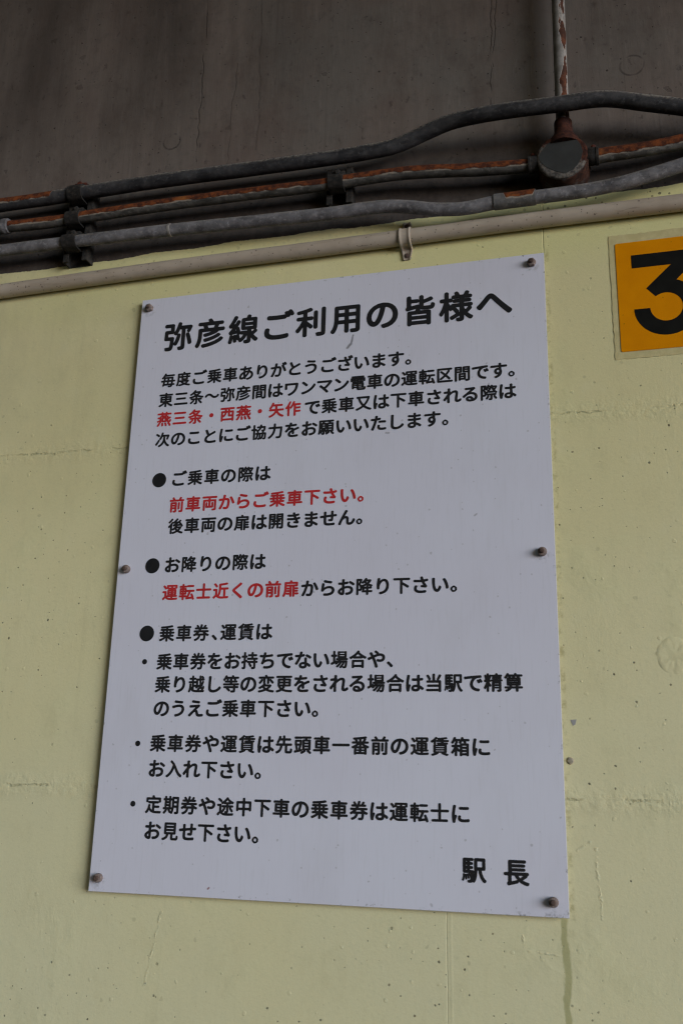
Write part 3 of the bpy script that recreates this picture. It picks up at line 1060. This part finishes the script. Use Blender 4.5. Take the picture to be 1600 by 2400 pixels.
c3 = thing('grey_conduit', 'scuffed silver grey conduit, lowest of the metal ones, with a half rusted coupling', 'conduit')
tube('pipe', [(-0.60, -.033, 0.950), (-0.2983, -.033, 0.9500), (-0.2496, -.033, 0.9491), (-0.205, -.033, 0.9485), (-0.1033, -.033, 0.9466), (0.0546, -.033, 0.9433),
              (0.1953, -.033, 0.9375), (0.3156, -.033, 0.9339), (0.3481, -.033, 0.9344), (0.3871, -.033, 0.9325), (0.4188, -.033, 0.9265), (0.4499, -.033, 0.9181),
              (0.4897, -.033, 0.9125), (0.5104, -.033, 0.9130), (0.5386, -.033, 0.9155), (0.593, -.033, 0.9155), (0.6249, -.033, 0.915), (0.6678, -.033, 0.9156),
              (0.7102, -.033, 0.9195), (0.7523, -.033, 0.9275), (0.785, -.033, 0.9346), (0.8244, -.033, 0.9425), (1.0, -.033, 0.955), (1.3, -.033, 0.955)],
     0.0094, M['grey_conduit'], c3, lump=0.025)
cp = tube('coupling', [(0.5370, -.0332, 0.9158), (0.5932, -.0332, 0.9156)], 0.0111, M['coupling'], c3)
cp['label'] = 'coupling with its upper half rusted brown'
obj('end_ring', lathe([(0.0096, -0.262), (0.0115, -0.261), (0.0115, -0.2545), (0.0096, -0.2535)], 'x', 28, (0, -.033, 0.9492)), M['grey_conduit'], c3, True, 35)
obj('joint_band', lathe([(0.0092, 0.0465), (0.0101, 0.0470), (0.0101, 0.0505), (0.0092, 0.0510)], 'x', 28, (0, -.033, 0.9434)), M['vertical'], c3, True, 35)

c4 = tube('vertical_conduit', [(0.6362, -.031, 1.90), (0.6357, -.031, 1.3024), (0.6350, -.031, 1.2394), (0.6338, -.031, 1.0778), (0.6336, -.031, 1.026)], 0.0092, M['vertical'], step=0.012)
tag(c4, 'upright white painted conduit with rust flakes above the junction box', 'conduit')

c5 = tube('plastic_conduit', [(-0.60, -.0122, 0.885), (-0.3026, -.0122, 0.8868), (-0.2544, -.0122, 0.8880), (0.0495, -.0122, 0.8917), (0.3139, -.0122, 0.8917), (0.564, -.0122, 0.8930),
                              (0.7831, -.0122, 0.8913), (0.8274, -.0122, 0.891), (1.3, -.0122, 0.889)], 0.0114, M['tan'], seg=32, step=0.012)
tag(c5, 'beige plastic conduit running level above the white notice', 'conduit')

# ------------------------------------------------------------------ junction box
JX, JZ = 0.6318, 0.9672
box = thing('junction_box', 'round rusty junction box with a grey lid where the conduits meet', 'junction box', loc=(JX, 0, JZ))
obj('body', lathe([(0.0325, 0.0), (0.0355, -0.002), (0.0355, -0.034), (0.0345, -0.039), (0.0318, -0.0405)], 'y', 48, (0, 0, 0), 0.008), M['box'], box, True, 35)
def m_rim():
    g = G("chipped lid rim rusted at its upper right")
    x, y, z = g.xyz(g.obj)
    n = g.noise(g.obj, 150, 5, 0.7)
    pale = g.mix(g.step(n, 0.35, 0.65), (0.060, 0.054, 0.050), (0.185, 0.168, 0.153))
    rust = g.mix(g.step(n, 0.35, 0.7), (0.028, 0.011, 0.009), (0.10, 0.033, 0.018))
    k = g.math('ADD', g.math('ADD', g.mul(x, 9.0), g.mul(z, 17.0)), g.mul(g.math('SUBTRACT', g.noise(g.obj, 70, 3), 0.5), 1.1))
    return g.done(g.mix(g.step(k, -0.02, 0.10), pale, rust), 0.85, g.bump(n, 0.8, 0.0015), spec=0.2)


lid = obj('lid', lathe([(0.0340, -0.0395), (0.0338, -0.0425), (0.0322, -0.0440), (0.0300, -0.0444)], 'y', 48, (-0.0012, 0, 0), 0.014), m_rim(), box, True, 35)
face = [(510, 415), (560, 418), (640, 432), (690, 448), (722, 495), (738, 555), (722, 615), (690, 665), (650, 702), (590, 724), (535, 704), (480, 678), (425, 640), (388, 592), (380, 552), (412, 500), (450, 458)]
face = [((px - 575) * 0.000163, -(py - 568) * 0.000185) for px, py in face]
obj('lid_face', prism(face, -0.0449, -0.0438), M['lid'], lid)
obj('neck', lathe([(0.0240, 0.0215), (0.0205, 0.0330), (0.0150, 0.0400), (0.0125, 0.0480), (0.0122, 0.0640), (0.0104, 0.0650)], 'z', 32, (0.0018, -0.0290, 0.0), 0.02), M['neck'], box, True, 50)
for s, lab in ((-1, None), (1, None)):
    x0, x1 = (0.0320, 0.0470)
    prof = [(0.0118, s * x0), (0.0124, s * (x0 + 0.001)), (0.0120, s * (x1 - 0.004)), (0.0127, s * (x1 - 0.0035)), (0.0125, s * (x1 - 0.0005)), (0.0105, s * x1)]
    hub = obj('hub', lathe(prof, 'x', 28, (0, -0.031, 0.0005), 0.03), M['clamp'], box, True, 35)
    obj('hub_screw', lathe([(0.0034, 0.0), (0.0034, 0.0055), (0.0022, 0.0070)], 'z', 12, (s * 0.0405, -0.031, 0.0115)), M['clamp_rust'], hub, True, 35)

# ------------------------------------------------------------------ strut channels
def channel(name, label, x0, x1, z0, z1):
    t = thing(name, label, 'channel', 'strut channels carrying the conduits', loc=((x0 + x1) / 2, 0, z0))
    w = (x1 - x0) / 2
    h = z1 - z0
    th = 0.0026
    sec = [(-w, 0.0), (w, 0.0), (w, -0.0205), (w - 0.0085, -0.0205), (w - 0.0085, -0.0205 + th), (w - th, -0.0205 + th), (w - th, -th), (-w + th, -th), (-w + th, -0.0205 + th),
           (-w + 0.0085, -0.0205 + th), (-w + 0.0085, -0.0205), (-w, -0.0205)]
    bm = bmesh.new()
    a = [bm.verts.new((px, py, 0)) for px, py in sec]
    b = [bm.verts.new((px, py, h)) for px, py in sec]
    n = len(sec)
    for i in range(n):
        j = (i + 1) % n
        bm.faces.new((a[i], a[j], b[j], b[i]))
    bm.faces.new(a[::-1])
    bm.faces.new(b)
    bmesh.ops.recalc_face_normals(bm, faces=bm.faces[:])
    obj('rail', bm, M['clamp'], t)
    return t


channel('strut_channel', 'long black steel channel behind three clamped conduits at the left', -0.1400, -0.0985, 0.9205, 1.0560)
channel('strut_channel', 'short black steel channel under the middle of the rusty conduit', 0.2910, 0.3295, 0.9580, 1.0175)


# ------------------------------------------------------------------ pipe clamps
def clamp(label, px, pz, py, r, width, tilt=0.0, rusty=False):
    t = thing('pipe_clamp', label, 'pipe clamp', 'clamps holding the metal conduits', loc=(px, py, pz))
    t.rotation_euler = (0, tilt, 0)
    bm = bmesh.new()
    ro, ri = r + 0.0030, r + 0.0007
    prof = []
    back = -py - 0.0205
    ear = ro + 0.0085
    prof_o = [(back - 0.0006, ear)] + [(back - 0.0030, ear), (back - 0.0030, ro + 0.0008)]
    for k in range(0, 19):
        a = math.radians(78 - 156 * k / 18)
        prof_o.append((-ro * math.cos(a), ro * math.sin(a)))
    prof_o += [(back - 0.0006, -ro * 0.99)]
    prof_i = [(back - 0.0006, -ro * 0.99 + 0.0024)]
    for k in range(0, 19):
        a = math.radians(-74 + 148 * k / 18)
        prof_i.append((-ri * math.cos(a), ri * math.sin(a)))
    prof_i += [(back - 0.0006, ro - 0.0006)]
    sec = prof_o + prof_i
    w = width / 2
    a_ = [bm.verts.new((-w, y_, z_)) for y_, z_ in sec]
    b_ = [bm.verts.new((w, y_, z_)) for y_, z_ in sec]
    n = len(sec)
    for i in range(n):
        j = (i + 1) % n
        bm.faces.new((a_[i], a_[j], b_[j], b_[i]))
    bm.faces.new(a_[::-1])
    bm.faces.new(b_)
    bmesh.ops.recalc_face_normals(bm, faces=bm.faces[:])
    bmesh.ops.triangulate(bm, faces=[f for f in bm.faces if len(f.verts) > 4])
    obj('strap', bm, M['clamp'], t, True, 30)
    mt = M['clamp_rust'] if rusty else M['clamp']
    for s in (-1, 1):
        obj('ear', bm_box(s * w * 0.55 - 0.0042, s * w * 0.55 + 0.0042, back - 0.0085, back - 0.0006, ro - 0.0005, ro + 0.0090, 0.0012), mt, t, True)
    obj('clamp_screw', lathe([(0.0042, 0.0), (0.0045, -0.0030), (0.0030, -0.0042)], 'y', 14, (0.0, back - 0.0085, ro + 0.0055)), mt, t, True, 35)
    return t


clamp('top clamp of the left channel, with rusted ears above the dark conduit', -0.1195, 1.0338, -0.033, 0.0109, 0.0245, 0.02, True)
clamp('blackened clamp on the rusty conduit at the left channel', -0.1205, 0.9898, -0.031, 0.0094, 0.0245, 0.03)
clamp('bottom clamp of the left channel, round the silver grey conduit', -0.1205, 0.9468, -0.033, 0.0094, 0.0245, 0.02)
clamp('single clamp on the rusty conduit above the notice, on the short channel', 0.3095, 0.9858, -0.031, 0.0094, 0.0225, 0.02)

# ------------------------------------------------------------------ saddle on the beige conduit
sad = thing('pipe_saddle', 'beige two-screw saddle strap on the plastic conduit above the notice', 'pipe clamp', loc=(0.4085, 0, 0.8917))
ro = 0.0129
sec = []
for k in range(0, 25):
    a = math.radians(97 - 194 * k / 24)
    sec.append((-0.0122 - ro * math.cos(a), ro * math.sin(a)))
sec = [(-0.0026, 0.0305), (-0.0026, ro + 0.0012)] + sec + [(-0.0026, -ro - 0.0012), (-0.0026, -0.0305)]
bm = bmesh.new()
cols = []
XS = [-0.0088, -0.0080, -0.0064, -0.0050, -0.0035, 0.0035, 0.0050, 0.0064, 0.0080, 0.0088]
HS = [0.0, 0.0012, 0.0014, 0.0004, 0.0, 0.0, 0.0004, 0.0014, 0.0012, 0.0]     # two raised ribs along the strap
L = len(sec)
for q, (yy, zz) in enumerate(sec):
    row = []
    p0, p1 = sec[max(q - 1, 0)], sec[min(q + 1, L - 1)]
    nrm = Vector((0, p1[1] - p0[1], -(p1[0] - p0[0])))
    nrm = nrm.normalized()
    if nrm.y > 0:
        nrm = -nrm
    for xx, hh in zip(XS, HS):
        ww = 1.0
        if q == 0 or q == L - 1:
            ww = 0.62
        row.append(bm.verts.new(Vector((xx * ww, yy, zz)) + nrm * hh))
    cols.append(row)
for r0, r1 in zip(cols, cols[1:]):
    for k in range(len(XS) - 1):
        bm.faces.new((r0[k], r0[k + 1], r1[k + 1], r1[k]))
bmesh.ops.recalc_face_normals(bm, faces=bm.faces[:])
me = bpy.data.meshes.new('strap')
bm.to_mesh(me)
bm.free()
strap = link_mesh('strap', me, M['tan'], sad, True)
sol = strap.modifiers.new('thickness', 'SOLIDIFY')
sol.thickness = 0.0012
sol.offset = -1
for zz in (0.0238, -0.0238):
    obj('screw', lathe([(0.0036, -0.0022), (0.0036, -0.0036), (0.0022, -0.0046), (0.0008, -0.0047)], 'y', 18, (0, 0, zz)), M['stud'], sad, True, 35)
